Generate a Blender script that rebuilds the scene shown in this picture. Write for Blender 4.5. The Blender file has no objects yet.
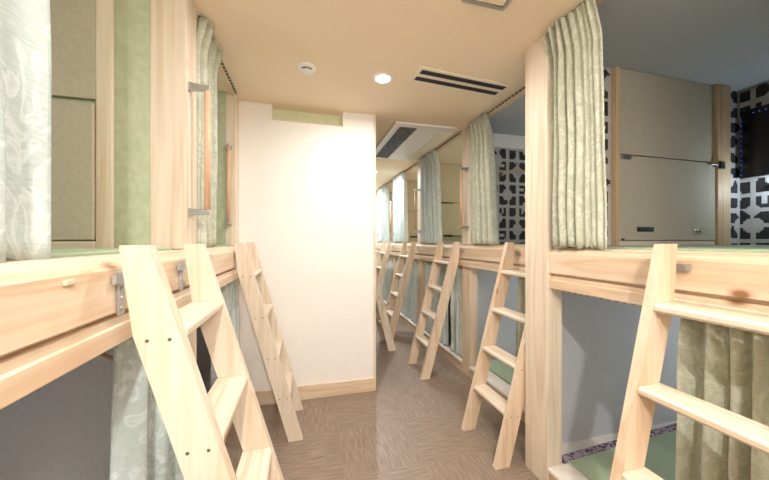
import bpy, math, random
from mathutils import Vector, noise
random.seed(7)
S = bpy.context.scene
C = S.collection
H = 1.302            # eye height: heights below are written relative to the eye
CE = 1.098           # ceiling above the eye

# ---------------------------------------------------------------- camera, world, exposure
cam = bpy.data.objects.new('camera', bpy.data.cameras.new('camera'))
C.objects.link(cam)
cam.location = (0, 0, H)
TH = math.atan(79.5 / 304.0)
cam.rotation_euler = (math.pi / 2, 0, -TH)
cam.data.sensor_width = 36.0
cam.data.lens = 36.0 * 304.0 / 769.0
cam.data.shift_y = 1.0 / 769.0
cam.data.clip_start = 0.02
S.camera = cam
w = bpy.data.worlds.new('world'); S.world = w; w.use_nodes = True
w.node_tree.nodes['Background'].inputs[0].default_value = (0.8, 0.9, 1, 1)
w.node_tree.nodes['Background'].inputs[1].default_value = 0.3
S.view_settings.view_transform = 'Standard'
S.view_settings.look = 'None'
S.view_settings.gamma = 1.0
S.view_settings.use_curve_mapping = False
S.view_settings.exposure = 0.5
S.cycles.use_denoising = True
S.cycles.max_bounces = 14
S.cycles.diffuse_bounces = 10
S.cycles.sample_clamp_indirect = 4.0
# ceiling lamps: x, y, watts, colour
P_MAIN, P_MID, P_BACK, P_DOME, P_FAR = 9.0, 6.0, 40.0, 12.0, 20.0  # the back and dome values feed unseen lamps added for brightness
WARM = (1.0, 0.965, 0.93)
COOL = (0.86, 0.94, 1.0)

# ---------------------------------------------------------------- materials
def newmat(name):
    m = bpy.data.materials.new(name); m.use_nodes = True
    nt = m.node_tree
    return m, nt, nt.nodes['Principled BSDF']
def N(nt, t, **kw):
    n = nt.nodes.new(t)
    for k, v in kw.items():
        if k in n.inputs.keys(): n.inputs[k].default_value = v
        else: setattr(n, k, v)
    return n
def ramp(nt, fac, stops):
    r = nt.nodes.new('ShaderNodeValToRGB')
    e = r.color_ramp.elements
    e[0].position, e[0].color = stops[0][0], (*stops[0][1], 1)
    e[1].position, e[1].color = stops[-1][0], (*stops[-1][1], 1)
    for p, c in stops[1:-1]:
        x = e.new(p); x.color = (*c, 1)
    nt.links.new(fac, r.inputs[0]); return r
def coords(nt, scale):
    tc = nt.nodes.new('ShaderNodeTexCoord'); oi = nt.nodes.new('ShaderNodeObjectInfo')
    ad = N(nt, 'ShaderNodeVectorMath', operation='SCALE'); ad.inputs[0].default_value = (13.7, 7.3, 21.1)
    nt.links.new(oi.outputs['Random'], ad.inputs['Scale'])
    a2 = N(nt, 'ShaderNodeVectorMath', operation='ADD')
    nt.links.new(tc.outputs['Object'], a2.inputs[0]); nt.links.new(ad.outputs[0], a2.inputs[1])
    mp = nt.nodes.new('ShaderNodeMapping'); mp.inputs['Scale'].default_value = scale
    nt.links.new(a2.outputs[0], mp.inputs[0])
    return mp.outputs[0], a2.outputs[0]
def wood(name, axis, c0, c1, c2, rough=0.5, knots=True):
    m, nt, b = newmat(name)
    sc = [9.0, 9.0, 9.0]; sc[axis] = 0.55
    v, raw = coords(nt, sc)
    n1 = N(nt, 'ShaderNodeTexNoise', Scale=1.0, Detail=3.0, Roughness=0.5, Distortion=0.6)
    nt.links.new(v, n1.inputs['Vector'])
    mul = N(nt, 'ShaderNodeMath', operation='MULTIPLY'); mul.inputs[1].default_value = 9.0
    nt.links.new(n1.outputs['Fac'], mul.inputs[0])
    fr = N(nt, 'ShaderNodeMath', operation='PINGPONG'); fr.inputs[1].default_value = 1.0
    nt.links.new(mul.outputs[0], fr.inputs[0])
    r = ramp(nt, fr.outputs[0], [(0.0, c0), (0.55, c1), (1.0, c2)])
    sc2 = [90.0, 90.0, 90.0]; sc2[axis] = 3.0
    mp = nt.nodes.new('ShaderNodeMapping'); mp.inputs['Scale'].default_value = sc2
    nt.links.new(raw, mp.inputs[0])
    n2 = N(nt, 'ShaderNodeTexNoise', Scale=1.0, Detail=2.0); nt.links.new(mp.outputs[0], n2.inputs['Vector'])
    r2 = ramp(nt, n2.outputs['Fac'], [(0.3, (0.9, 0.89, 0.87)), (0.7, (1, 1, 1))])
    mx = N(nt, 'ShaderNodeMix', data_type='RGBA', blend_type='MULTIPLY'); mx.inputs[0].default_value = 1.0
    nt.links.new(r.outputs[0], mx.inputs[6]); nt.links.new(r2.outputs[0], mx.inputs[7])
    out = mx.outputs[2]
    if knots:
        sk = [4.2, 4.2, 4.2]; sk[axis] = 2.6
        mk = nt.nodes.new('ShaderNodeMapping'); mk.inputs['Scale'].default_value = sk
        nt.links.new(raw, mk.inputs[0])
        vo = N(nt, 'ShaderNodeTexVoronoi', Scale=1.0); nt.links.new(mk.outputs[0], vo.inputs['Vector'])
        rk = ramp(nt, vo.outputs['Distance'], [(0.035, (1, 1, 1)), (0.06, (0.45, 0.45, 0.45)), (0.10, (0, 0, 0))])
        m3 = N(nt, 'ShaderNodeMix', data_type='RGBA'); nt.links.new(rk.outputs[0], m3.inputs[0])
        nt.links.new(out, m3.inputs[6]); m3.inputs[7].default_value = (0.27, 0.13, 0.055, 1)
        out = m3.outputs[2]
    nt.links.new(out, b.inputs['Base Color'])
    b.inputs['Roughness'].default_value = rough
    bp = N(nt, 'ShaderNodeBump', Strength=0.08, Distance=0.002)
    nt.links.new(n2.outputs['Fac'], bp.inputs['Height']); nt.links.new(bp.outputs[0], b.inputs['Normal'])
    return m
PINE = ((0.74, 0.60, 0.455), (0.71, 0.56, 0.41), (0.64, 0.46, 0.305))
pine = [wood('pine_grain_%s' % 'xyz'[a], a, *PINE) for a in range(3)]
PALE = ((0.76, 0.665, 0.55), (0.74, 0.635, 0.51), (0.67, 0.54, 0.40))
pale = [wood('pale_pine_grain_%s' % 'xyz'[a], a, *PALE) for a in range(3)]
barwood = wood('round_bar_wood', 2, (0.72, 0.45, 0.30), (0.68, 0.42, 0.27), (0.6, 0.35, 0.21), 0.4, False)
darkwood = wood('frame_wood', 2, (0.62, 0.45, 0.27), (0.58, 0.41, 0.24), (0.48, 0.32, 0.18), 0.5)

def mottled(name, c0, c1, scale=30, rough=0.85, bump=0.15, bscale=160):
    m, nt, b = newmat(name)
    tc = nt.nodes.new('ShaderNodeTexCoord')
    n1 = N(nt, 'ShaderNodeTexNoise', Scale=scale, Detail=4.0); nt.links.new(tc.outputs['Object'], n1.inputs['Vector'])
    r = ramp(nt, n1.outputs['Fac'], [(0.35, c0), (0.65, c1)])
    nt.links.new(r.outputs[0], b.inputs['Base Color']); b.inputs['Roughness'].default_value = rough
    n2 = N(nt, 'ShaderNodeTexNoise', Scale=bscale, Detail=2.0); nt.links.new(tc.outputs['Object'], n2.inputs['Vector'])
    bp = N(nt, 'ShaderNodeBump', Strength=bump, Distance=0.003)
    nt.links.new(n2.outputs['Fac'], bp.inputs['Height']); nt.links.new(bp.outputs[0], b.inputs['Normal'])
    return m
def plain(name, c, rough=0.5, metal=0.0, emit=0.0, ecol=None):
    m, nt, b = newmat(name)
    tc = nt.nodes.new('ShaderNodeTexCoord')
    n1 = N(nt, 'ShaderNodeTexNoise', Scale=40.0); nt.links.new(tc.outputs['Object'], n1.inputs['Vector'])
    r = ramp(nt, n1.outputs['Fac'], [(0.3, tuple(x * 0.96 for x in c)), (0.7, c)])
    nt.links.new(r.outputs[0], b.inputs['Base Color'])
    b.inputs['Roughness'].default_value = rough; b.inputs['Metallic'].default_value = metal
    if emit:
        b.inputs['Emission Color'].default_value = (*(ecol or c), 1); b.inputs['Emission Strength'].default_value = emit
    return m
m_ceil = mottled('ceiling_beige_paper', (0.81, 0.68, 0.51), (0.84, 0.71, 0.54), 60, 0.8)
m_white = mottled('white_wall_paper', (0.83, 0.80, 0.76), (0.86, 0.83, 0.79), 60, 0.75, 0.12)
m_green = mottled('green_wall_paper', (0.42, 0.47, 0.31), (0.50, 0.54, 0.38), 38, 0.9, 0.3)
m_green_lit = mottled('lit_green_paper', (0.66, 0.68, 0.48), (0.72, 0.74, 0.54), 38, 0.9)  # same green paper as the bunks, brightness of the slot put into the colour
m_grey = mottled('grey_wall_paper', (0.53, 0.54, 0.56), (0.58, 0.59, 0.61), 60, 0.9, 0.25, 120)
m_greyceil = mottled('grey_bunk_ceiling', (0.42, 0.44, 0.47), (0.49, 0.51, 0.54), 160, 0.9, 0.3, 220)
m_beige = mottled('beige_paper', (0.52, 0.45, 0.29), (0.57, 0.50, 0.33), 60, 0.9)
m_taupe = mottled('taupe_linen_board', (0.43, 0.39, 0.30), (0.47, 0.43, 0.34), 60, 0.8, 0.25, 120)
m_pat_dark = mottled('charcoal_lattice_paper', (0.018, 0.017, 0.018), (0.035, 0.032, 0.032), 60, 0.8)
m_pat_light = mottled('greige_lattice_paper', (0.45, 0.43, 0.41), (0.52, 0.50, 0.48), 60, 0.8)
m_metal = plain('brushed_steel', (0.55, 0.55, 0.55), 0.38, 1.0)
m_chrome = plain('bright_chrome', (0.8, 0.8, 0.8), 0.15, 1.0)
m_dark = plain('dark_plastic', (0.03, 0.03, 0.035), 0.4)
m_black = plain('black_screen', (0.006, 0.006, 0.008), 0.2)
m_led = plain('blue_indicator', (0.05, 0.1, 0.9), 0.4, 0, 1.2, (0.08, 0.15, 1.0))
m_plast = plain('white_plastic', (0.83, 0.82, 0.79), 0.4)
m_ivory = plain('ivory_enamel', (0.82, 0.74, 0.60), 0.45)
m_slot = plain('slot_black', (0.012, 0.012, 0.016), 0.6)
m_filter = mottled('grey_filter_mesh', (0.03, 0.035, 0.05), (0.28, 0.29, 0.33), 26, 0.6)
m_lamp = plain('lamp_diffuser', (1, 1, 1), 0.5, 0, 40.0, (1.0, 0.96, 0.9))
m_ledlamp = plain('cool_lamp_diffuser', (1, 1, 1), 0.5, 0, 12.0, (0.75, 0.88, 1.0))
m_screw = plain('screw_head', (0.16, 0.12, 0.09), 0.5, 0.4)
m_tedge = plain('white_sill_paint', (0.82, 0.76, 0.68), 0.45)
m_hook = plain('zinc_bracket', (0.50, 0.52, 0.53), 0.42, 0.85)

def mk_track(name, c0, c1, per):
    m, nt, b = newmat(name)
    tc = nt.nodes.new('ShaderNodeTexCoord'); sp = nt.nodes.new('ShaderNodeSeparateXYZ'); nt.links.new(tc.outputs['Object'], sp.inputs[0])
    mu = N(nt, 'ShaderNodeMath', operation='MULTIPLY'); mu.inputs[1].default_value = 1/per; nt.links.new(sp.outputs[1], mu.inputs[0])
    fr = N(nt, 'ShaderNodeMath', operation='FRACT'); nt.links.new(mu.outputs[0], fr.inputs[0])
    g = N(nt, 'ShaderNodeMath', operation='GREATER_THAN'); g.inputs[1].default_value = 0.62; nt.links.new(fr.outputs[0], g.inputs[0])
    r = ramp(nt, g.outputs[0], [(0.0, c0), (1.0, c1)]); nt.links.new(r.outputs[0], b.inputs['Base Color'])
    return m
m_track_w = mk_track('white_track_with_slots', (0.75, 0.70, 0.64), (0.25, 0.2, 0.16), .034)
m_track_d = mk_track('dark_track_with_runners', (0.05, 0.04, 0.035), (0.5, 0.45, 0.38), .04)
def mk_tatami():
    m, nt, b = newmat('green_tatami_weave')
    tc = nt.nodes.new('ShaderNodeTexCoord')
    wv = N(nt, 'ShaderNodeTexWave', Scale=60.0, Distortion=1.0); nt.links.new(tc.outputs['Object'], wv.inputs['Vector'])
    r = ramp(nt, wv.outputs['Fac'], [(0.0, (0.33, 0.42, 0.28)), (1.0, (0.40, 0.49, 0.34))])
    nt.links.new(r.outputs[0], b.inputs['Base Color']); b.inputs['Roughness'].default_value = 0.8
    return m
m_tatami = mk_tatami()
def mk_brocade():
    m, nt, b = newmat('purple_brocade_edging')
    tc = nt.nodes.new('ShaderNodeTexCoord')
    vo = N(nt, 'ShaderNodeTexVoronoi', Scale=55.0); nt.links.new(tc.outputs['Object'], vo.inputs['Vector'])
    r = ramp(nt, vo.outputs['Distance'], [(0.25, (0.035, 0.02, 0.05)), (0.42, (0.10, 0.06, 0.13)), (0.55, (0.42, 0.34, 0.42))])
    nt.links.new(r.outputs[0], b.inputs['Base Color']); b.inputs['Roughness'].default_value = 0.7
    return m
m_brocade = mk_brocade()
def mk_curtain(name, c0, c1, cpat):
    m, nt, b = newmat(name)
    tc = nt.nodes.new('ShaderNodeTexCoord'); oi = nt.nodes.new('ShaderNodeObjectInfo')
    mp = nt.nodes.new('ShaderNodeMapping'); mp.inputs['Scale'].default_value = (7, 9, 6)
    nt.links.new(tc.outputs['Object'], mp.inputs[0]); 
    n1 = N(nt, 'ShaderNodeTexNoise', Scale=1.4, Detail=2.0, Distortion=2.2); nt.links.new(mp.outputs[0], n1.inputs['Vector'])
    r1 = ramp(nt, n1.outputs['Fac'], [(0.50, (0, 0, 0)), (0.56, (1, 1, 1)), (0.64, (0.2, 0.2, 0.2))])
    mp2 = nt.nodes.new('ShaderNodeMapping'); mp2.inputs['Scale'].default_value = (40, 40, 260)
    nt.links.new(tc.outputs['Object'], mp2.inputs[0])
    n2 = N(nt, 'ShaderNodeTexNoise', Scale=1.0, Detail=2.0); nt.links.new(mp2.outputs[0], n2.inputs['Vector'])
    r2 = ramp(nt, n2.outputs['Fac'], [(0.35, c0), (0.65, c1)])
    mx = N(nt, 'ShaderNodeMix', data_type='RGBA'); nt.links.new(r1.outputs[0], mx.inputs[0])
    nt.links.new(r2.outputs[0], mx.inputs[6]); mx.inputs[7].default_value = (*cpat, 1)
    nt.links.new(mx.outputs[2], b.inputs['Base Color'])
    mr = N(nt, 'ShaderNodeMapRange'); mr.inputs['To Min'].default_value = 0.62; mr.inputs['To Max'].default_value = 0.38
    nt.links.new(r1.outputs[0], mr.inputs[0]); nt.links.new(mr.outputs[0], b.inputs['Roughness'])
    b.inputs['Sheen Weight'].default_value = 0.08
    bp = N(nt, 'ShaderNodeBump', Strength=0.35, Distance=0.003)
    nt.links.new(n2.outputs['Fac'], bp.inputs['Height']); nt.links.new(bp.outputs[0], b.inputs['Normal'])
    return m
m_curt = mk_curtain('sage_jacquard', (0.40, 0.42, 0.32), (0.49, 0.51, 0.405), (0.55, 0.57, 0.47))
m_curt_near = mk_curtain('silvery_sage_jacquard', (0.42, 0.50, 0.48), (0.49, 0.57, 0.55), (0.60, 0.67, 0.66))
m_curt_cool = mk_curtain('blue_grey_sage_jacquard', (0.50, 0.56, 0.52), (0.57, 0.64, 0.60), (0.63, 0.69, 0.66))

def mk_floor():
    m, nt, b = newmat('brown_woodgrain_vinyl_tiles')
    tc = nt.nodes.new('ShaderNodeTexCoord')
    mp0 = nt.nodes.new('ShaderNodeMapping'); mp0.inputs['Location'].default_value = (0.13, 0.2, 0.3)
    nt.links.new(tc.outputs['Object'], mp0.inputs[0])
    ck = N(nt, 'ShaderNodeTexChecker', Scale=2.2); nt.links.new(mp0.outputs[0], ck.inputs['Vector'])
    outs = []
    for sc in ((120, 9, 1), (9, 120, 1)):
        mp = nt.nodes.new('ShaderNodeMapping'); mp.inputs['Scale'].default_value = sc
        nt.links.new(tc.outputs['Object'], mp.inputs[0])
        n = N(nt, 'ShaderNodeTexNoise', Scale=1.0, Detail=3.0, Roughness=0.6); nt.links.new(mp.outputs[0], n.inputs['Vector'])
        outs.append(n.outputs['Fac'])
    mx = N(nt, 'ShaderNodeMix', data_type='FLOAT'); nt.links.new(ck.outputs['Fac'], mx.inputs[0])
    nt.links.new(outs[0], mx.inputs[2]); nt.links.new(outs[1], mx.inputs[3])
    r = ramp(nt, mx.outputs[0], [(0.30, (0.175, 0.125, 0.092)), (0.5, (0.25, 0.185, 0.138)), (0.72, (0.34, 0.265, 0.205))])
    nt.links.new(r.outputs[0], b.inputs['Base Color']); b.inputs['Roughness'].default_value = 0.42
    bp = N(nt, 'ShaderNodeBump', Strength=0.2, Distance=0.002)
    nt.links.new(mx.outputs[0], bp.inputs['Height']); nt.links.new(bp.outputs[0], b.inputs['Normal'])
    return m
m_floor = mk_floor()

# ---------------------------------------------------------------- mesh helpers (world x, y, eye-relative z)
class MB:
    def __init__(s): s.v = []; s.f = []; s.mi = []
    def add(s, vs, fs, mi=0):
        o = len(s.v); s.v += [tuple(p) for p in vs]
        s.f += [tuple(o + i for i in f) for f in fs]; s.mi += [mi] * len(fs); return s
    def box(s, x0, x1, y0, y1, z0, z1, mi=0):
        x0, x1 = min(x0, x1), max(x0, x1); y0, y1 = min(y0, y1), max(y0, y1)
        return s.add([(x0,y0,z0),(x1,y0,z0),(x1,y1,z0),(x0,y1,z0),(x0,y0,z1),(x1,y0,z1),(x1,y1,z1),(x0,y1,z1)],
                     [(0,3,2,1),(4,5,6,7),(0,1,5,4),(1,2,6,5),(2,3,7,6),(3,0,4,7)], mi)
    def prism_y(s, prof, y0, y1, mi=0):     # profile in (x,z) swept along y
        n = len(prof)
        a = sum(prof[i][0]*prof[(i+1)%n][1]-prof[(i+1)%n][0]*prof[i][1] for i in range(n))
        if a < 0: prof = prof[::-1]
        vs = [(x, y0, z) for x, z in prof] + [(x, y1, z) for x, z in prof]
        fs = [tuple(range(n)), tuple(range(2*n-1, n-1, -1))] + [(i, n+i, n+(i+1)%n, (i+1)%n) for i in range(n)]
        return s.add(vs, fs, mi)
    def tube(s, pts, r, n=12, mi=0, caps=True):
        pts = [Vector(p) for p in pts]; rs = r if isinstance(r, (list, tuple)) else [r]*len(pts)
        vs = []
        for k, p in enumerate(pts):
            d = (pts[min(k+1, len(pts)-1)] - pts[max(k-1, 0)])
            if d.length < 1e-9: d = Vector((0,0,1))
            q = d.to_track_quat('Z', 'Y')
            for i in range(n):
                a = 2*math.pi*i/n
                vs.append(p + q @ Vector((rs[k]*math.cos(a), rs[k]*math.sin(a), 0)))
        fs = [(k*n+i, k*n+(i+1)%n, (k+1)*n+(i+1)%n, (k+1)*n+i) for k in range(len(pts)-1) for i in range(n)]
        if caps: fs += [tuple(range(n-1, -1, -1)), tuple(range((len(pts)-1)*n, len(pts)*n))]
        return s.add(vs, fs, mi)
    def lathe(s, cx, cy, prof, n=28, mi=0):  # prof list of (r, z)
        vs = [(cx + r*math.cos(2*math.pi*i/n), cy + r*math.sin(2*math.pi*i/n), z) for r, z in prof for i in range(n)]
        fs = [(k*n+i, (k+1)*n+i, (k+1)*n+(i+1)%n, k*n+(i+1)%n) for k in range(len(prof)-1) for i in range(n)]
        return s.add(vs, fs, mi)
    def build(s, name, mats, parent=None, bevel=0.0, smooth=False, origin=None):
        if not isinstance(mats, (list, tuple)): mats = [mats]
        xs = [v[0] for v in s.v]; ys = [v[1] for v in s.v]; zs = [v[2] for v in s.v]
        if origin is None: origin = ((min(xs)+max(xs))/2, (min(ys)+max(ys))/2, min(zs))
        o3 = Vector((origin[0], origin[1], origin[2] + H))
        me = bpy.data.meshes.new(name)
        me.from_pydata([(v[0]-o3.x, v[1]-o3.y, v[2]+H-o3.z) for v in s.v], [], s.f)
        for m in mats: me.materials.append(m)
        me.polygons.foreach_set('material_index', s.mi)
        if smooth: me.polygons.foreach_set('use_smooth', [True]*len(s.f))
        me.update()
        o = bpy.data.objects.new(name, me); C.objects.link(o)
        if parent is not None:
            o.parent = parent; o.location = o3 - world(parent)
        else: o.location = o3
        if bevel:
            b = o.modifiers.new('bevel', 'BEVEL'); b.width = bevel; b.segments = 2; b.limit_method = 'ANGLE'
        return o
def world(o):
    v = Vector(o.location)
    while o.parent: o = o.parent; v += Vector(o.location)
    return v
def tag(o, label, cat, group=None, kind=None):
    o['label'] = label; o['category'] = cat
    if group: o['group'] = group
    if kind: o['kind'] = kind
    return o
def thing(name, x, y, z, label, cat, group=None):
    o = bpy.data.objects.new(name, None); C.objects.link(o); o.empty_display_size = 0.1
    o.location = (x, y, z + H)
    return tag(o, label, cat, group)
def struct(name, mb, mats, label=None, bevel=0.0):
    o = mb.build(name, mats, bevel=bevel); o['kind'] = 'structure'
    if label: o['label'] = label
    return o
def copy_tree(o, parent=None, dx=0, dy=0, dz=0):
    c = o.copy(); C.objects.link(c)
    if parent is not None: c.parent = parent
    else: c.location = Vector(o.location) + Vector((dx, dy, dz))
    for ch in [k for k in o.children]: copy_tree(ch, c)
    return c

# lattice wallpaper: a grid of faces, two papers. plane: 'y' (faces -y) or 'x' (faces -x)
def lattice(mb, plane, at, a0, a1, z0, z1, pitch, seed=0, mi0=1, mi1=2):
    rnd = random.Random(seed); st = pitch / 12.0
    na = max(1, round((a1-a0)/st)); nz = max(1, round((z1-z0)/st))
    sa = (a1-a0)/na; sz = (z1-z0)/nz
    def light(a, z):
        u = a / pitch; v = z / pitch
        i, j = math.floor(u), math.floor(v); fu, fv = u-i, v-j
        for di in (0, 1):
            for dj in (0, 1):
                ii, jj = i+di, j+dj
                if (ii + 2*jj) % 5 == 0 and math.hypot(u-ii, v-jj) < 0.50: return True
                if (ii + 2*jj) % 5 == 2 and abs(u-ii) + abs(v-jj) < 0.46: return True
        h = (i*7 + j*13 + i*j) % 6
        bw = 0.15
        if fu < bw or fu > 1-bw: return not (h == 1 and 0.22 < fv < 0.78 and fu > .5)
        if fv < bw or fv > 1-bw: return not (h == 3 and 0.22 < fu < 0.78 and fv > .5)
        if h == 2 and 0.40 < fu < 0.60 and fv > 0.35: return True
        if h == 4 and 0.40 < fv < 0.60 and fu < 0.65: return True
        return False
    vs = []
    for j in range(nz+1):
        for i in range(na+1):
            a = a0+i*sa; z = z0+j*sz
            vs.append((a, at, z) if plane == 'y' else (at, a, z))
    base = len(mb.v); mb.v += vs
    for j in range(nz):
        for i in range(na):
            q = (j*(na+1)+i, j*(na+1)+i+1, (j+1)*(na+1)+i+1, (j+1)*(na+1)+i)
            if plane == 'x': q = q[::-1]
            mb.f.append(tuple(base+k for k in q))
            mb.mi.append(mi1 if light(a0+(i+.5)*sa, z0+(j+.5)*sz) else mi0)

# ---------------------------------------------------------------- the room
YB, YE = -1.05, 6.60
XL, XR = -2.40, 3.09
F = -H
struct('floor', MB().box(XL-.05, XR+.05, YB-.05, YE+.05, F-.05, F), m_floor)
struct('ceiling', MB().box(XL-.05, XR+.05, YB-.05, YE+.05, CE, CE+.05), m_ceil)
struct('wall_left', MB().box(XL-.05, XL, YB, YE, F, CE), m_green)
mb = MB().box(XR, XR+.05, YB, YE, F, CE)
lattice(mb, 'x', XR-.001, .26, 1.5, -.05, CE-.005, .11, 5)
lattice(mb, 'x', XR-.001, 1.54, 2.74, -.05, .96, .12, 5)
struct('wall_right', mb, [m_grey, m_pat_dark, m_pat_light])
struct('wall_back', MB().box(XL, XR, YB-.05, YB, F, CE), m_white)
struct('wall_end', MB().box(XL, XR, YE, YE+.05, F, CE), m_white)

# white partition closing half of the passage, with a slot at the top
mb = MB()
mb.box(-.50, -.256, 2.59, 2.70, F, CE); mb.box(.313, .577, 2.59, 2.70, F, CE)
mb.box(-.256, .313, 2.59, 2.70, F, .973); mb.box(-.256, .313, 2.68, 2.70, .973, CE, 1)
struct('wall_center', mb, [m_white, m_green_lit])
struct('trim_1', MB().box(.577, .597, 2.585, 2.72, F, CE), pale[2])
struct('baseboard_center', MB().box(-.43, .597, 2.575, 2.59, F, F+.112), pine[0], bevel=.002)

# ---------------------------------------------------------------- bunk beds
def bunk(sg, xf, y0, y1, p0, p1, xb, label, rail_out=.0, post_d=.085, bar=False, wdw=None, track=True, rail_over=False, header=True):
    """sg +1: bed runs to +x. xf = face of the posts, rail face at xf - sg*rail_out"""
    t = thing('bunk_bed', xf + sg*.5, (y0+y1)/2, F, label, 'bunk bed', 'built-in pine bunk beds along the passage')
    X = lambda d: xf + sg*d
    R = lambda d: xf - sg*rail_out + sg*d
    # posts
    if rail_over:
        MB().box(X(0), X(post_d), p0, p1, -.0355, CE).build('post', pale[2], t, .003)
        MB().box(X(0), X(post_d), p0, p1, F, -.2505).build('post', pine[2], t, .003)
        ry0, ry1 = y0, p1
    else:
        MB().box(X(-.012), X(post_d), p0, p1, F, CE).build('post', pale[2], t, .003)
        ry0, ry1 = y0, p0
    # rail: front board with a rounded set-back cap, then a lower board
    prof = [(R(.003), -.170), (R(0), -.167), (R(0), -.066), (R(.004), -.060), (R(.012), -.058), (R(.016), -.050), (R(.040), -.036), (R(.085), -.036), (R(.085), -.170)]
    MB().prism_y(prof, ry0, ry1).build('upper_rail', pine[1], t)
    prof = [(R(.006), -.250), (R(.003), -.247), (R(.003), -.205), (R(.008), -.201), (R(.008), -.184), (R(.024), -.180), (R(.024), -.1705), (R(.085), -.1705), (R(.085), -.250)]
    MB().prism_y(prof, ry0, ry1).build('lower_rail', pine[1], t)
    if track:
        k = MB().box(R(.030), R(.046), ry0+.01, min(ry1, p0)-.005, -.258, -.2505).build('curtain_track', m_track_w, t)
    if header:
        hd = MB().box(X(.0), X(.045), y0, p0, 1.075, CE).build('header', pine[1], t, .002)
        if track:
            k = MB().box(X(-.014), X(0), y0+.01, p0-.005, 1.087, CE-.002).build('curtain_track', m_track_d, t)
    # platforms
    MB().box(R(.086), xb, y0, y1, -.13, -.06).build('upper_platform', [pine[0]], t)
    MB().box(R(.086), xb, y0, y1, -.16, -.131).build('underside_panel', m_grey, t)
    MB().box(X(.046), xb, y0, y1, F, -1.222).build('lower_platform', [m_tedge], t)
    MB().box(X(0), X(.045), ry0 if not rail_over else y0, p0 if not rail_over else p0, F, -1.215).build('kick_board', pine[1], t, .002)
    MB().box(X(-.01), X(.13), y0, p0, -1.215, -1.195).build('sill', m_tedge, t, .003)
    if bar:
        front = bar == 'front'
        yb = p0 + .035 if not front else p0 - .055; xo = X(-.072) if not front else X(.034)
        g = MB().tube([(xo, yb, .13), (xo, yb, .69)], .0125, 14).build('grab_bar', barwood, t, smooth=True)
        g['label'] = 'round wooden grab bar'
        for zz, sn in ((.69, 1), (.13, -1)):
            m = MB()
            if front:
                m.box(xo-.014, xo+.014, yb-.014, p0-.0005, zz-.011, zz+.011); m.build('bracket', m_metal, g, .003); continue
            prof = [(X(0), zz+.019), (X(0), zz-.019), (X(-.03), zz-.013), (X(-.085), zz-.010), (X(-.088), zz), (X(-.085), zz+.010), (X(-.03), zz+.013)]
            m.prism_y(prof, yb-.014, yb+.014)
            m.build('bracket', m_metal, g, .003)
    return t
# dividers between the bays
def divider(x0, x1, y0, y1, up, low, lat=None, zt=CE, label=None, seed=0):
    m = MB().box(x0, x1, y0, y1, -.035, CE, 0)
    mats = [up]
    if lat:
        lattice(m, 'y', y0-.001, min(x0, x1), max(x0, x1), -.035, zt, lat, seed); mats += [m_pat_dark, m_pat_light]
    struct('wall_divider', m, mats, label)
    struct('wall_divider', MB().box(x0, x1, y0, y1, F, -.17, 0), low)

RB = dict(sg=1, xb=XR)
bunk(1, 1.247, .26, 1.5, 1.335, 1.5, XR, 'near right pine bunk with a bare charcoal lattice wall and dark screen inside', rail_out=0)
bunk(1, 1.247, -.99, .22, .08, .22, XR, 'pine bunk on the right behind the viewpoint', rail_out=0)
far_lab = ['pine bunk on the right just past the tall pillar, wooden coat hanger inside',
           'pine bunk on the right, second past the tall pillar, beige wall with bars inside',
           'pine bunk on the right, third past the tall pillar, behind the dark ceiling filter',
           'farthest pine bunk on the right, behind the pale blue curtain']
RY = [(1.54, 2.74), (2.78, 3.98), (4.02, 5.22), (5.26, 6.46)]
for (a, b_), lb in zip(RY, far_lab):
    bunk(1, 1.517, a if a < 1.6 else a-.04, b_, b_-.15, b_, XR, lb, rail_out=.027, bar=True, rail_over=True)
near_left = bunk(-1, -.50, .26, 1.5, 1.5, 1.63, XL, 'near left pine bunk with green papered wall and taupe cupboard inside', rail_out=.07, post_d=.137, bar=True, rail_over=True)
bunk(-1, -.50, -.99, .22, .22, .26, XL, 'pine bunk on the left behind the viewpoint', rail_out=.07, rail_over=True)
bunk(-1, -.50, 1.63, 2.46, 2.46, 2.59, XL, 'pine bunk on the left beside the white partition', rail_out=.07, post_d=.065, bar='front', rail_over=True)
LY = [(2.72, 3.98), (4.02, 5.22), (5.26, 6.46)]
for (a, b_), lb in zip(LY, ['pine bunk hidden behind the white partition, nearest one', 'pine bunk hidden behind the white partition, middle one', 'pine bunk hidden behind the white partition, farthest one']):
    bunk(-1, .60, a, b_, b_-.15, b_, -1.30, lb, rail_out=.0, rail_over=True)

divider(1.335, XR, 1.50, 1.54, m_grey, m_grey, lat=.11, seed=1)
divider(1.603, XR, 2.74, 2.78, m_beige, m_grey, lat=.12, zt=.955, seed=2)
for y in (3.98, 5.22): divider(1.603, XR, y, y+.04, m_beige if y < 5 else m_green, m_grey)
divider(1.335, XR, .22, .26, m_grey, m_grey)
divider(-.637, XL, 1.50, 1.63, m_green, m_grey)
divider(-.565, XL, 2.46, 2.59, m_green, m_grey)
divider(-.637, XL, .22, .26, m_green, m_grey)
for y in (3.98, 5.22): divider(.515, -1.30, y, y+.04, m_green, m_grey)
struct('wall_inner', MB().box(-1.34, -1.30, 2.72, YE, F, CE), m_green)
# bunk ceilings of the right row and papered beam
struct('ceiling_bunk', MB().box(1.293, XR, .26, 1.5, CE-.006, CE), m_greyceil)
struct('ceiling_bunk', MB().box(1.563, XR, 1.54, 2.74, CE-.006, CE), m_greyceil)
struct('trim_2', MB().box(1.603, XR, 2.70, 2.739, .955, CE-.006), m_plast)

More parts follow.
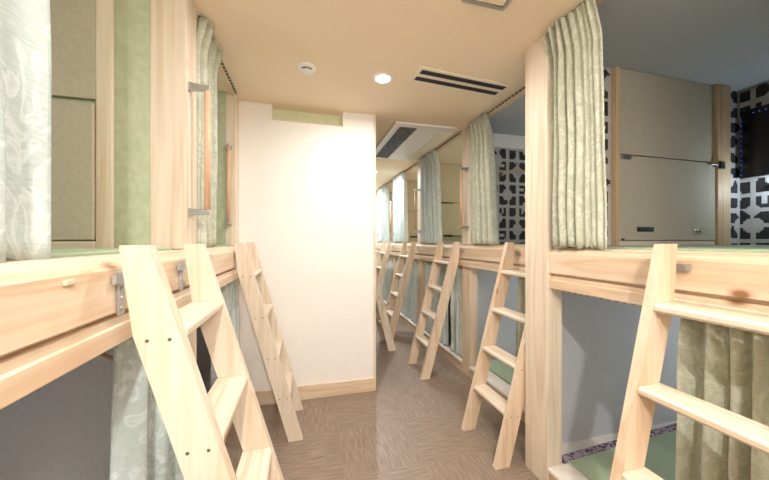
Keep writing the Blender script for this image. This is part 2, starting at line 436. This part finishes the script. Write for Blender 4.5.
# ---------------------------------------------------------------- cupboards on the bunk end walls
def cupboard(x0, x1, y, frame_side, label, post_w=.10, zsplit=.545, hardware=True, board=None, top=CE-.008):
    """built on the wall at y, facing -y; x0<x1"""
    t = thing('cupboard', (x0+x1)/2, y-.02, -.035, label, 'cupboard', 'fold-down cupboards on the bunk end walls')
    bd = board or m_taupe
    fr = MB().box(x1-post_w if frame_side > 0 else x0, x1 if frame_side > 0 else x0+post_w, y-.045 if hardware else y-.020, y-.002, -.033, top)
    f = fr.build('frame_post', darkwood if hardware else pale[2], t, .003)
    xs0, xs1 = (x0, x1-post_w) if frame_side > 0 else (x0+post_w, x1)
    ex = xs0 if frame_side > 0 else xs1-.03
    MB().box(ex, ex+.03, y-.035, y-.002, -.033, top).build('edge_strip', darkwood, t, .002)
    a, b_ = (xs0+.03, xs1) if frame_side > 0 else (xs0, xs1-.03)
    MB().box(a, b_, y-.022, y-.002, zsplit+.006, top).build('upper_board', bd, t, .002)
    d = MB().box(a+.003, b_-.003, y-.034, y-.003, .004, zsplit-.004-(0 if hardware else .012)).build('door', bd, t, .003)
    MB().box(a, b_, y-.030, y-.002, -.033, -.001).build('bottom_rail', pale[0], t, .002)
    if hardware:
        m = MB(); m.box(a+.01, a+.09, y-.040, y-.0345, zsplit-.03, zsplit-.004); m.box(a+.012, a+.088, y-.046, y-.040, zsplit-.020, zsplit-.014)
        m.build('hinge', m_metal, d)
        m = MB(); m.box(b_-.075, b_-.02, y-.040, y-.0345, zsplit-.028, zsplit-.010); m.tube([(b_-.07, y-.05, zsplit-.019), (b_+.02, y-.05, zsplit-.019)], .006, 8)
        m.build('hinge', m_chrome, d)
        m = MB(); m.box(b_+.005, b_+.045, y-.06, y-.046, zsplit-.045, zsplit+.005); m.build('stop_block', m_dark, f)
        m = MB(); m.box(a+.14, a+.28, y-.040, y-.0345, .06, .09); m.box(a+.15, a+.27, y-.043, y-.040, .068, .076)
        m.build('handle', m_dark, d, .002)
        m = MB(); m.box(b_-.22, b_-.14, y-.040, y-.0345, .066, .084); m.tube([(b_-.2, y-.052, .075), (b_-.1, y-.052, .072)], [.007, .004], 10)
        m.build('latch', m_chrome, d)
        MB().box(a+.01, a+.035, y-.037, y-.0345, .004, .016).build('bumper', m_dark, d)
    return t
cupboard(1.872, 2.899, 1.499, 1, 'taupe cupboard with fold-down door and metal hinges in the right bunk', post_w=.13)
cupboard(-1.85, -.761, 1.499, 1, 'taupe cupboard with wooden frame post beside green paper in the left bunk', post_w=.055, zsplit=.565, hardware=False)
t = cupboard(1.72, 2.80, 3.979, 1, 'beige cupboard with bars inside the bunk left of the nearest far curtain', board=m_beige)
t = cupboard(1.66, 2.70, 5.219, 1, 'beige cupboard inside the third bunk past the tall pillar', board=m_beige)

# ---------------------------------------------------------------- tatami mats
def tatami(x0, x1, y0, y1, z0, z1, label, rot=0, edge_front=True, piv=None):
    t = thing('tatami_mat', (x0+x1)/2, (y0+y1)/2, z0, label, 'tatami mat', 'green tatami mats in the bunks')
    MB().box(x0, x1, y0+.03, y1-.045, z0, z1).build('woven_top', m_tatami, t, .003)
    MB().box(x0, x1, y1-.045, y1, z0, z1+.001).build('cloth_border', m_brocade, t, .002)
    MB().box(x0, x1, y0, y0+.03, z0, z1+.001).build('cloth_border', m_brocade, t, .002)
    t.rotation_euler.z = rot
    return t
tatami(1.40, 3.03, .33, 1.43, -1.222, -1.188, 'green tatami mat with purple border on the low bunk, near right', rot=math.radians(3.2))
tatami(1.66, 3.05, 1.60, 2.70, -1.222, -1.185, 'green tatami mat on the low bunk behind the ladder by the tall pillar')
MB().box(-.4305, -.424, .688, .712, -.083, -.072).build('wooden_plug', pale[1], near_left, .002)
def topmat(x0, x1, y0, y1, label):
    o = MB().box(x0, x1, y0, y1, -.06, -.028).build('tatami_mat', m_tatami, bevel=.003)
    return tag(o, label, 'tatami mat', 'green tatami mats in the bunks')
topmat(1.34, 3.06, .30, 1.44, 'green tatami mat on the upper bunk below the dark screen')
topmat(1.61, 3.05, 1.56, 2.69, 'green tatami mat on the upper bunk with the lattice wall and coat hanger')
topmat(-2.37, -.53, .30, 1.44, 'green tatami mat on the near left upper bunk under the taupe cupboard')
topmat(-2.37, -.53, 1.66, 2.43, 'green tatami mat on the left upper bunk next to the white partition')
topmat(1.61, 3.05, 2.80, 3.925, 'green tatami mat on the upper bunk with the beige cupboard and bars')

# ---------------------------------------------------------------- curtains
def curtain(x, ya, yb, zb, zt, folds, amp, label, mat, seed=0, flat=0.0, pinch=.6, flare=(0, 0), cat='curtain', nu=None, side=1, drop=0.0):
    rnd = random.Random(seed)
    nu = nu or max(60, int(folds*14)); nv = 30
    ph = rnd.random()*6; w1 = rnd.random()*6; w2 = rnd.random()*6
    m = MB()
    for j in range(nv+1):
        v = j/nv; z = zt + (zb-zt)*v
        topf = math.exp(-v*9)
        for i in range(nu+1):
            u = i/nu
            uu = u + .05*math.sin(5*u+w1) + .02*math.sin(13*u+w2)
            k = 1.0
            if flat > 0: k = .22 + .78*min(1, max(0, (u-flat)/.12)) if u < flat+.12 else 1.0
            A = 2*math.pi*folds*uu + ph
            aa = amp*k*(.75+.25*math.sin(3.1*u*folds+w2))*(1-.35*topf)
            lat = amp*.40*topf*k*math.sin(A*2.5+w1)
            wob = .5*math.sin(1.6*v+u*3)*v
            off = aa*1.25*(math.sin(A+wob) + .38*math.sin(2*A+1.1+wob)) + lat
            off += .010*noise.noise(Vector((u*4, v*3, seed)))
            ea = ya + flare[0]*(1-v); eb = yb + flare[1]*(1-v)
            sway = .012*math.sin(v*3+seed)*(u-.5)
            y = ea + (eb-ea)*u + .30*amp*k*math.cos(A+wob)*(.3+.7*v)*(1 if 0.02 < u < .98 else 0) + sway
            zz = z + (.006*math.sin(2*math.pi*folds*1.3*uu+ph) if j == nv else 0)
            if j == 0: zz = z
            m.v.append((x + side*(off + drop*min(1, v*7)), y, zz))
    for j in range(nv):
        for i in range(nu):
            a = j*(nu+1)+i
            m.f.append((a, a+1, a+nu+2, a+nu+1)); m.mi.append(0)
    o = m.build('curtain', mat, smooth=True)
    s = o.modifiers.new('thickness', 'SOLIDIFY'); s.thickness = .003; s.offset = 0
    return tag(o, label, cat, 'sage curtains hung across the bunks')
# upper, right side
curtain(1.225, 1.022, 1.345, -.030, CE-.012, 8, .030, 'tall sage curtain beside the tall wooden pillar, upper right bunk', m_curt, 1, flat=.40, flare=(.04, -.01), drop=.04)
curtain(1.492, 2.19, 2.575, -.030, CE-.012, 8, .032, 'gathered sage curtain left of the lattice wall and coat hanger', m_curt, 2, flare=(.10, 0), drop=.04)
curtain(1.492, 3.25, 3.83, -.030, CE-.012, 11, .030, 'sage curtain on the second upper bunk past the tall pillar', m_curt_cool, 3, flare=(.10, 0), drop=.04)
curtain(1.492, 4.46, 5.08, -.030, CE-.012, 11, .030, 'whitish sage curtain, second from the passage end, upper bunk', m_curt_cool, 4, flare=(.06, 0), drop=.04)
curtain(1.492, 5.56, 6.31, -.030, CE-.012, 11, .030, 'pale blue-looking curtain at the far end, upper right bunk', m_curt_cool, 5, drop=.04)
# upper, left side
curtain(-.490, .30, .748, -.034, CE-.02, 4, .016, 'silvery sage curtain with leaf pattern at the left edge, upper bunk', m_curt_near, 6, side=-1, flare=(0, -.03))
curtain(-.478, 1.655, 1.895, -.030, CE-.012, 6, .026, 'narrow gathered sage curtain behind the wooden grab bar, upper left', m_curt, 7, side=-1, flare=(0, .02), drop=.04)
# lower, left side
curtain(-.505, 1.00, 1.49, -1.19, -.262, 6, .028, 'sage curtain hanging behind the near left ladder, lower bunk', m_curt_near, 8, side=-1, flare=(.05, -.02))
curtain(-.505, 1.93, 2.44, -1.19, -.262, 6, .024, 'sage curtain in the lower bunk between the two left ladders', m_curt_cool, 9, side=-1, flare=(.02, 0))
# lower, right side
curtain(1.320, .30, .80, -1.18, -.262, 6, .028, 'sage curtain behind the near right ladder, lower bunk', m_curt, 10, flare=(0, -.01))
curtain(1.562, 1.56, 2.00, -1.185, -.262, 6, .024, 'narrow sage curtain half hidden by the tall pillar, lower bunk', m_curt, 11, flare=(0, -.03))
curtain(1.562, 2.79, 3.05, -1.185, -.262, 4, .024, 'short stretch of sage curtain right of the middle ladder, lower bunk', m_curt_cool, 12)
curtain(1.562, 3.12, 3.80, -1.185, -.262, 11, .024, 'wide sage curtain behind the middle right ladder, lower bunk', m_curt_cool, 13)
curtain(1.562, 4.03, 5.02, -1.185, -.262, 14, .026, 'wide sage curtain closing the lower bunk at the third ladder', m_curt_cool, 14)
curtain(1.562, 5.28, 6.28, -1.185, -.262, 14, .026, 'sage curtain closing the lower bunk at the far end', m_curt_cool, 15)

# ---------------------------------------------------------------- ladders
def ladder(dr, xfoot, yc, width, run, label, wall, boff=.0):
    """dr=+1 leans towards +x; xfoot = middle of the foot"""
    t = thing('ladder', xfoot, yc, F, label, 'ladder', 'pine ladders leaning on the bunk rails')
    HH = 1.292; d = .090; th = .034
    xo = lambda z: xfoot + dr*run*(z-F)/HH      # centre line at height z
    zs = [-.205, -.47, -.735, -1.0]
    for sy in (-1, 1):
        ya = yc + sy*(width/2-th) if sy > 0 else yc - width/2
        yb_ = ya + th
        m = MB(); zt = F + HH
        prof = [(xo(F)-d/2, F), (xo(F)+d/2, F), (xo(-.21)+d/2, -.21), (xo(zt)+dr*(d/2-.034), zt), (xo(zt)-dr*d/2, zt)] if dr > 0 else [(xo(F)+d/2, F), (xo(F)-d/2, F), (xo(-.21)-d/2, -.21), (xo(zt)-d/2+.034, zt), (xo(zt)+d/2, zt)]
        m.prism_y(prof, ya, yb_)
        yo = yb_ if sy > 0 else ya
        for z in zs:
            for q in (-.022, .022):
                xx = xo(z-.02)+q
                m.tube([(xx, yo-.001, z-.018), (xx, yo+sy*.0012, z-.018)], .0042, 8, 1)
        m.build('stile', [pine[2] if dr > 0 else pale[2], m_screw], t)
    for z in zs:
        m = MB(); x = xo(z)
        h = .030; a = x-dr*.052; b_ = x+dr*.046; e = dr*.008
        prof = [(a+e, z-h), (b_, z-h), (b_, z), (a+e, z), (a, z-.008), (a, z-h+.008)]
        m.prism_y(prof, yc-width/2+th+.0005, yc+width/2-th-.0005)
        m.build('tread', pale[1], t, .002)
    xr = xo(-.1) ; xw = wall   # rail face is just behind the stile top
    for sy in (-1, 1):
        m = MB(); yq = yc + sy*(width/2-th/2) + boff
        if boff > 0: m.box(xw-dr*.006, xw, yq-.010, yq+.010, -.175, -.075)
        m.box(xw-dr*.012, xw-dr*.003, yq-.034 if boff > 0 else yq-.010, yq+.010 if boff > 0 else yq+.034, -.100, -.078)
        m.box(xo(-.09)+dr*d/2, xw-dr*.006, min(yq, yq-boff*.6), max(yq, yq-boff*.6), -.098, -.082) if abs(boff) < .04 else None
        for z in ((-.16, -.135, -.11) if boff > 0 else (-.09,)): m.tube([(xw-dr*.005, yq, z), (xw-dr*.0085, yq, z)], .004, 8)
        m.build('hook_bracket', m_hook, t)
    return t
W = .40
ladder(1, .882, .579, W, .327, 'pine ladder at the right edge in front of the near bunk', 1.246, -.032)
b0 = ladder(1, 1.096, 1.712, W, .353, 'pine ladder left of the tall pillar, beside the lattice wall bunk', 1.489, -.032)
for y, lb in ((2.87, 'middle pine ladder on the right, second past the tall pillar'), (4.09, 'third pine ladder past the tall pillar, near the white partition edge'), (5.31, 'farthest pine ladder on the right of the passage')):
    c = copy_tree(b0, None, 0, y-1.712, 0); c['label'] = lb
ladder(-1, .004, .99, W, .387, 'large pine ladder at the near left, leaning on the left rail', -.429, .055)
ladder(-1, -.058, 2.26, W, .355, 'pine ladder beside the white partition, leaning on the left rail', -.429, .055)
ladder(-1, 1.0, 3.66, W, .32, 'pine ladder leaning left, half hidden behind the white partition', .601, .055)

# ---------------------------------------------------------------- things in the bunks
t = thing('television', 3.06, 1.2, .43, 'dark flat screen with blue lights on the right bunk wall', 'television')
MB().box(3.03, 3.082, .86, 1.470, .45, .93).build('casing', m_black, t, .006)
m = MB()
for k in range(7): m.box(3.0285, 3.03, 1.40-.03*k, 1.405-.03*k, .895, .899)
for k in range(12): m.box(3.0285, 3.03, 1.462, 1.466, .47+.035*k, .474+.035*k)
m.build('indicator_lights', m_led, t)
MB().box(3.082, 3.0885, 1.0, 1.35, .55, .85).build('wall_bracket', m_dark, t)
t = thing('reading_lamp', 3.06, 1.27, .3, 'cool white reading lamp under the dark screen', 'lamp')
MB().box(3.05, 3.088, 1.20, 1.33, .355, .385).build('housing', m_dark, t, .004)
MB().box(3.045, 3.05, 1.205, 1.325, .357, .383).build('diffuser', m_ledlamp, t)
MB().box(3.055, 3.088, 1.22, 1.31, .24, .34).build('switch_box', m_dark, t, .004)
def added_bunk_lamp(x, y, z, power, label, d=-1):  # unseen lamps added to brighten the bunk interiors
    t = thing('reading_lamp', x, y, z, label, 'lamp', 'white fill lamps added in the bunks')
    MB().box(x+d*.002, x+d*.040, y-.06, y+.06, z-.015, z+.02).build('housing', m_plast, t, .004)
    MB().box(x+d*.040, x+d*.044, y-.055, y+.055, z-.012, z+.016).build('diffuser', m_ledlamp, t)
    l = bpy.data.lights.new('reading_lamp_light', 'AREA'); l.shape = 'RECTANGLE'; l.size = .11; l.size_y = .03; l.energy = power; l.color = (.95, .96, 1.0)
    lo = bpy.data.objects.new('reading_lamp_light', l); C.objects.link(lo); lo.parent = t; lo.location = (d*.05, 0, 0); lo.rotation_euler = (0, -d*math.radians(90), 0)
    return t
l = bpy.data.lights.new('reading_lamp_light', 'POINT'); l.shadow_soft_size = .03; l.energy = 2.6; l.color = (.70, .84, 1.0)
lo = bpy.data.objects.new('reading_lamp_light', l); C.objects.link(lo); lo.parent = t; lo.location = (-.08, -.04, .07)
added_bunk_lamp(XR, 1.75, .62, 3.2, 'added white fill lamp on the back wall of the upper bunk with coat hanger')
added_bunk_lamp(XR, 3.0, .62, 5, 'added white fill lamp on the back wall of the second upper bunk past the pillar')
added_bunk_lamp(XR, 4.3, .62, 5, 'added white fill lamp on the back wall of the third upper bunk past the pillar')
added_bunk_lamp(XR, 5.5, .62, 5, 'added white fill lamp on the back wall of the farthest upper bunk')
added_bunk_lamp(XL, .8, .62, 6, 'added white fill lamp on the back wall of the near left upper bunk', 1)
added_bunk_lamp(XR, .9, -.62, 3.4, 'added white fill lamp on the back wall of the near right lower bunk')
added_bunk_lamp(XR, 2.2, -.62, 4, 'added white fill lamp in the lower bunk behind the ladder by the tall pillar')
added_bunk_lamp(XL, .8, -.62, 1.3, 'added white fill lamp on the back wall of the near left lower bunk', 1)
added_bunk_lamp(XL, 2.0, .62, 4, 'added white fill lamp on the back wall of the left upper bunk by the partition', 1)
def hanger(x, y, z, dx, dy, label, hook=.05):
    t = thing('coat_hanger', x, y, z-.1, label, 'coat hanger', 'wooden coat hangers')
    L = Vector((dx, dy, 0)).normalized()
    pts = []
    for k in range(-10, 11):
        q = k/10; pts.append(Vector((x, y, z)) + L*.20*q + Vector((0, 0, -.085*abs(q)**1.1)))
    MB().tube(pts, [.006+.006*abs(k)/10 for k in range(-10, 11)], 10).build('shoulder_bar', barwood, t, smooth=True)
    hp = [Vector((x, y, z)) + Vector((0, 0, .03))] + [Vector((x, y, z+.05)) + L*(.018*math.sin(a)) + Vector((0, 0, .018-.018*math.cos(a))) for a in [i*.5 for i in range(9)]]
    MB().tube([Vector((x, y, z))]+hp, .0022, 8).build('hook', m_metal, t, smooth=True)
    return t
hanger(2.12, 2.68, .75, 1, 0, 'wooden coat hanger on the lattice wall of the upper right bunk')
hanger(-.80, 1.39, -.40, 1, -.3, 'wooden coat hanger in the dark lower bunk at the left')
# wall hooks / peg that carry the hangers
o = MB().tube([(2.12, 2.737, .80), (2.12, 2.672, .80)], .006, 10).build('wall_peg', m_metal)
tag(o, 'small metal peg holding the hanger on the lattice wall', 'peg')
o = MB().tube([(-.80, 1.497, -.35), (-.80, 1.382, -.35)], .006, 10).build('wall_peg', m_metal)
tag(o, 'small metal peg holding the hanger in the lower left bunk', 'peg')
# bars seen in the further upper bunks
def towel_bar(x0, x1, y, z, label):
    t = thing('towel_bar', (x0+x1)/2, y, z, label, 'rail', 'dark bars on the beige cupboards')
    MB().tube([(x0, y-.05, z), (x1, y-.05, z)], .008, 10).build('bar', m_dark, t, smooth=True)
    for xx in (x0+.02, x1-.02): MB().tube([(xx, y, z), (xx, y-.05, z)], .007, 8).build('bracket', m_metal, t)
towel_bar(1.80, 2.02, 3.940, .535, 'upper dark bar on the beige cupboard, second bunk past the pillar')
towel_bar(1.93, 2.20, 3.940, .07, 'lower dark bar on the beige cupboard, second bunk past the pillar')
towel_bar(1.90, 2.10, 5.184, .55, 'dark bar on the cupboard of the third bunk past the pillar')
o = MB().box(1.88, 2.06, 6.40, 6.45, .87, 1.03).build('television', m_black, bevel=.005)
tag(o, 'small dark screen high up in the farthest upper bunk', 'television')

# ---------------------------------------------------------------- ceiling fittings
def downlight(x, y, power, col, label, r=.05):
    t = thing('downlight', x, y, CE, label, 'ceiling light', 'recessed round ceiling lights')
    MB().lathe(x, y, [(r, CE), (r+.018, CE), (r+.016, CE-.006), (r, CE-.008), (r-.004, CE-.004), (r-.004, CE-.001)]).build('trim_ring', m_plast, t, smooth=False)
    MB().lathe(x, y, [(r-.004, CE-.002), (r-.02, CE-.005), (.0005, CE-.006)]).build('diffuser', m_lamp, t)
    l = bpy.data.lights.new('downlight_lamp', 'AREA'); l.shape = 'DISK'; l.size = .09; l.energy = power; l.color = col
    l.spread = math.radians(175)
    lo = bpy.data.objects.new('downlight_lamp', l); C.objects.link(lo); lo.parent = t; lo.location = (0, 0, -.014)
    return t
downlight(.508, 1.984, P_MAIN, WARM, 'bright ceiling downlight between smoke detector and slotted vent')
downlight(-.03, -.78, P_BACK, WARM, 'unseen ceiling downlight added just behind the viewpoint')  # added out of view to raise the overall brightness
t = thing('added_dome_light', .62, -.45, CE, 'unseen dome fill light added behind the viewpoint', 'ceiling light')  # unseen dome, added as soft fill for the near end
MB().lathe(.62, -.45, [(.17, CE), (.17, CE-.02), (.15, CE-.05), (.10, CE-.07), (.0005, CE-.078)]).build('diffuser', m_lamp, t, smooth=True)
l = bpy.data.lights.new('added_dome_lamp', 'POINT'); l.shadow_soft_size = .10; l.energy = P_DOME; l.color = WARM
lo = bpy.data.objects.new('added_dome_lamp', l); C.objects.link(lo); lo.parent = t; lo.location = (0, 0, -.20)
downlight(1.062, 4.72, P_FAR, COOL, 'ceiling downlight down the passage at the partition edge')
downlight(1.062, 6.10, P_FAR, COOL, 'farthest ceiling downlight in the passage')
t = thing('smoke_detector', .012, 1.98, CE, 'small white smoke detector on the ceiling left of the bright light', 'smoke detector')
MB().lathe(.012, 1.98, [(.0005, CE-.036), (.030, CE-.035), (.036, CE-.028), (.040, CE-.018), (.052, CE-.014), (.055, CE-.006), (.055, CE)]).build('housing', m_plast, t, smooth=True)
m = MB()
for k in range(5):
    a = -2.3 + k*.35
    m.tube([(.012+.037*math.cos(a), 1.98+.037*math.sin(a), CE-.024), (.012+.041*math.cos(a), 1.98+.041*math.sin(a), CE-.024)], .006, 6)
m.build('sensor_slots', m_dark, t)
downlight(.19, 1.285, P_MID, WARM, 'round ceiling downlight cut by the top edge of the view', r=.055)
# slotted vent
t = thing('air_vent', 1.04, 1.90, CE, 'ceiling air vent with two long black slots', 'air vent')
rot = math.radians(4.5)
m = MB()
m.box(.69, 1.39, 1.812, 1.992, CE-.010, CE)
m.build('face_plate', m_ivory, t, .003)
for y in (1.855, 1.936):
    MB().box(.715, 1.372, y-.021, y+.021, CE-.0125, CE-.0102).build('slot', m_slot, t)
t.rotation_euler.z = rot
# hatch
t = thing('access_hatch', .80, 1.13, CE, 'square ceiling access hatch with metal frame at the top edge', 'hatch')
m = MB()
for a0_, a1_, b0_, b1_ in ((.69, .91, 1.235, 1.252), (.69, .91, 1.00, 1.017), (.69, .707, 1.017, 1.235), (.893, .91, 1.017, 1.235)):
    m.box(a0_, a1_, b0_, b1_, CE-.008, CE)
m.build('frame', m_metal, t)
MB().box(.712, .888, 1.022, 1.230, CE-.004, CE).build('panel', m_ceil, t)
# cassette air conditioner
t = thing('air_conditioner', 1.16, 3.2, CE, 'ceiling air conditioner with dark intake grille above the passage', 'air conditioner')
m = MB().box(.80, 1.43, 2.66, 3.86, CE-.022, CE); m.build('cover_panel', m_plast, t, .006)
MB().box(.865, 1.035, 2.73, 3.79, CE-.026, CE-.0222).build('filter', m_filter, t)
m = MB()
for k in range(22):
    y = 2.75 + k*.048
    m.box(.868, 1.032, y, y+.010, CE-.030, CE-.0262)
for x in (.90, .945, .99): m.box(x, x+.004, 2.735, 3.785, CE-.029, CE-.0262)
m.build('grille', m_dark, t)
MB().box(1.30, 1.40, 2.80, 3.72, CE-.026, CE-.0222).build('louvre', m_ivory, t, .002)
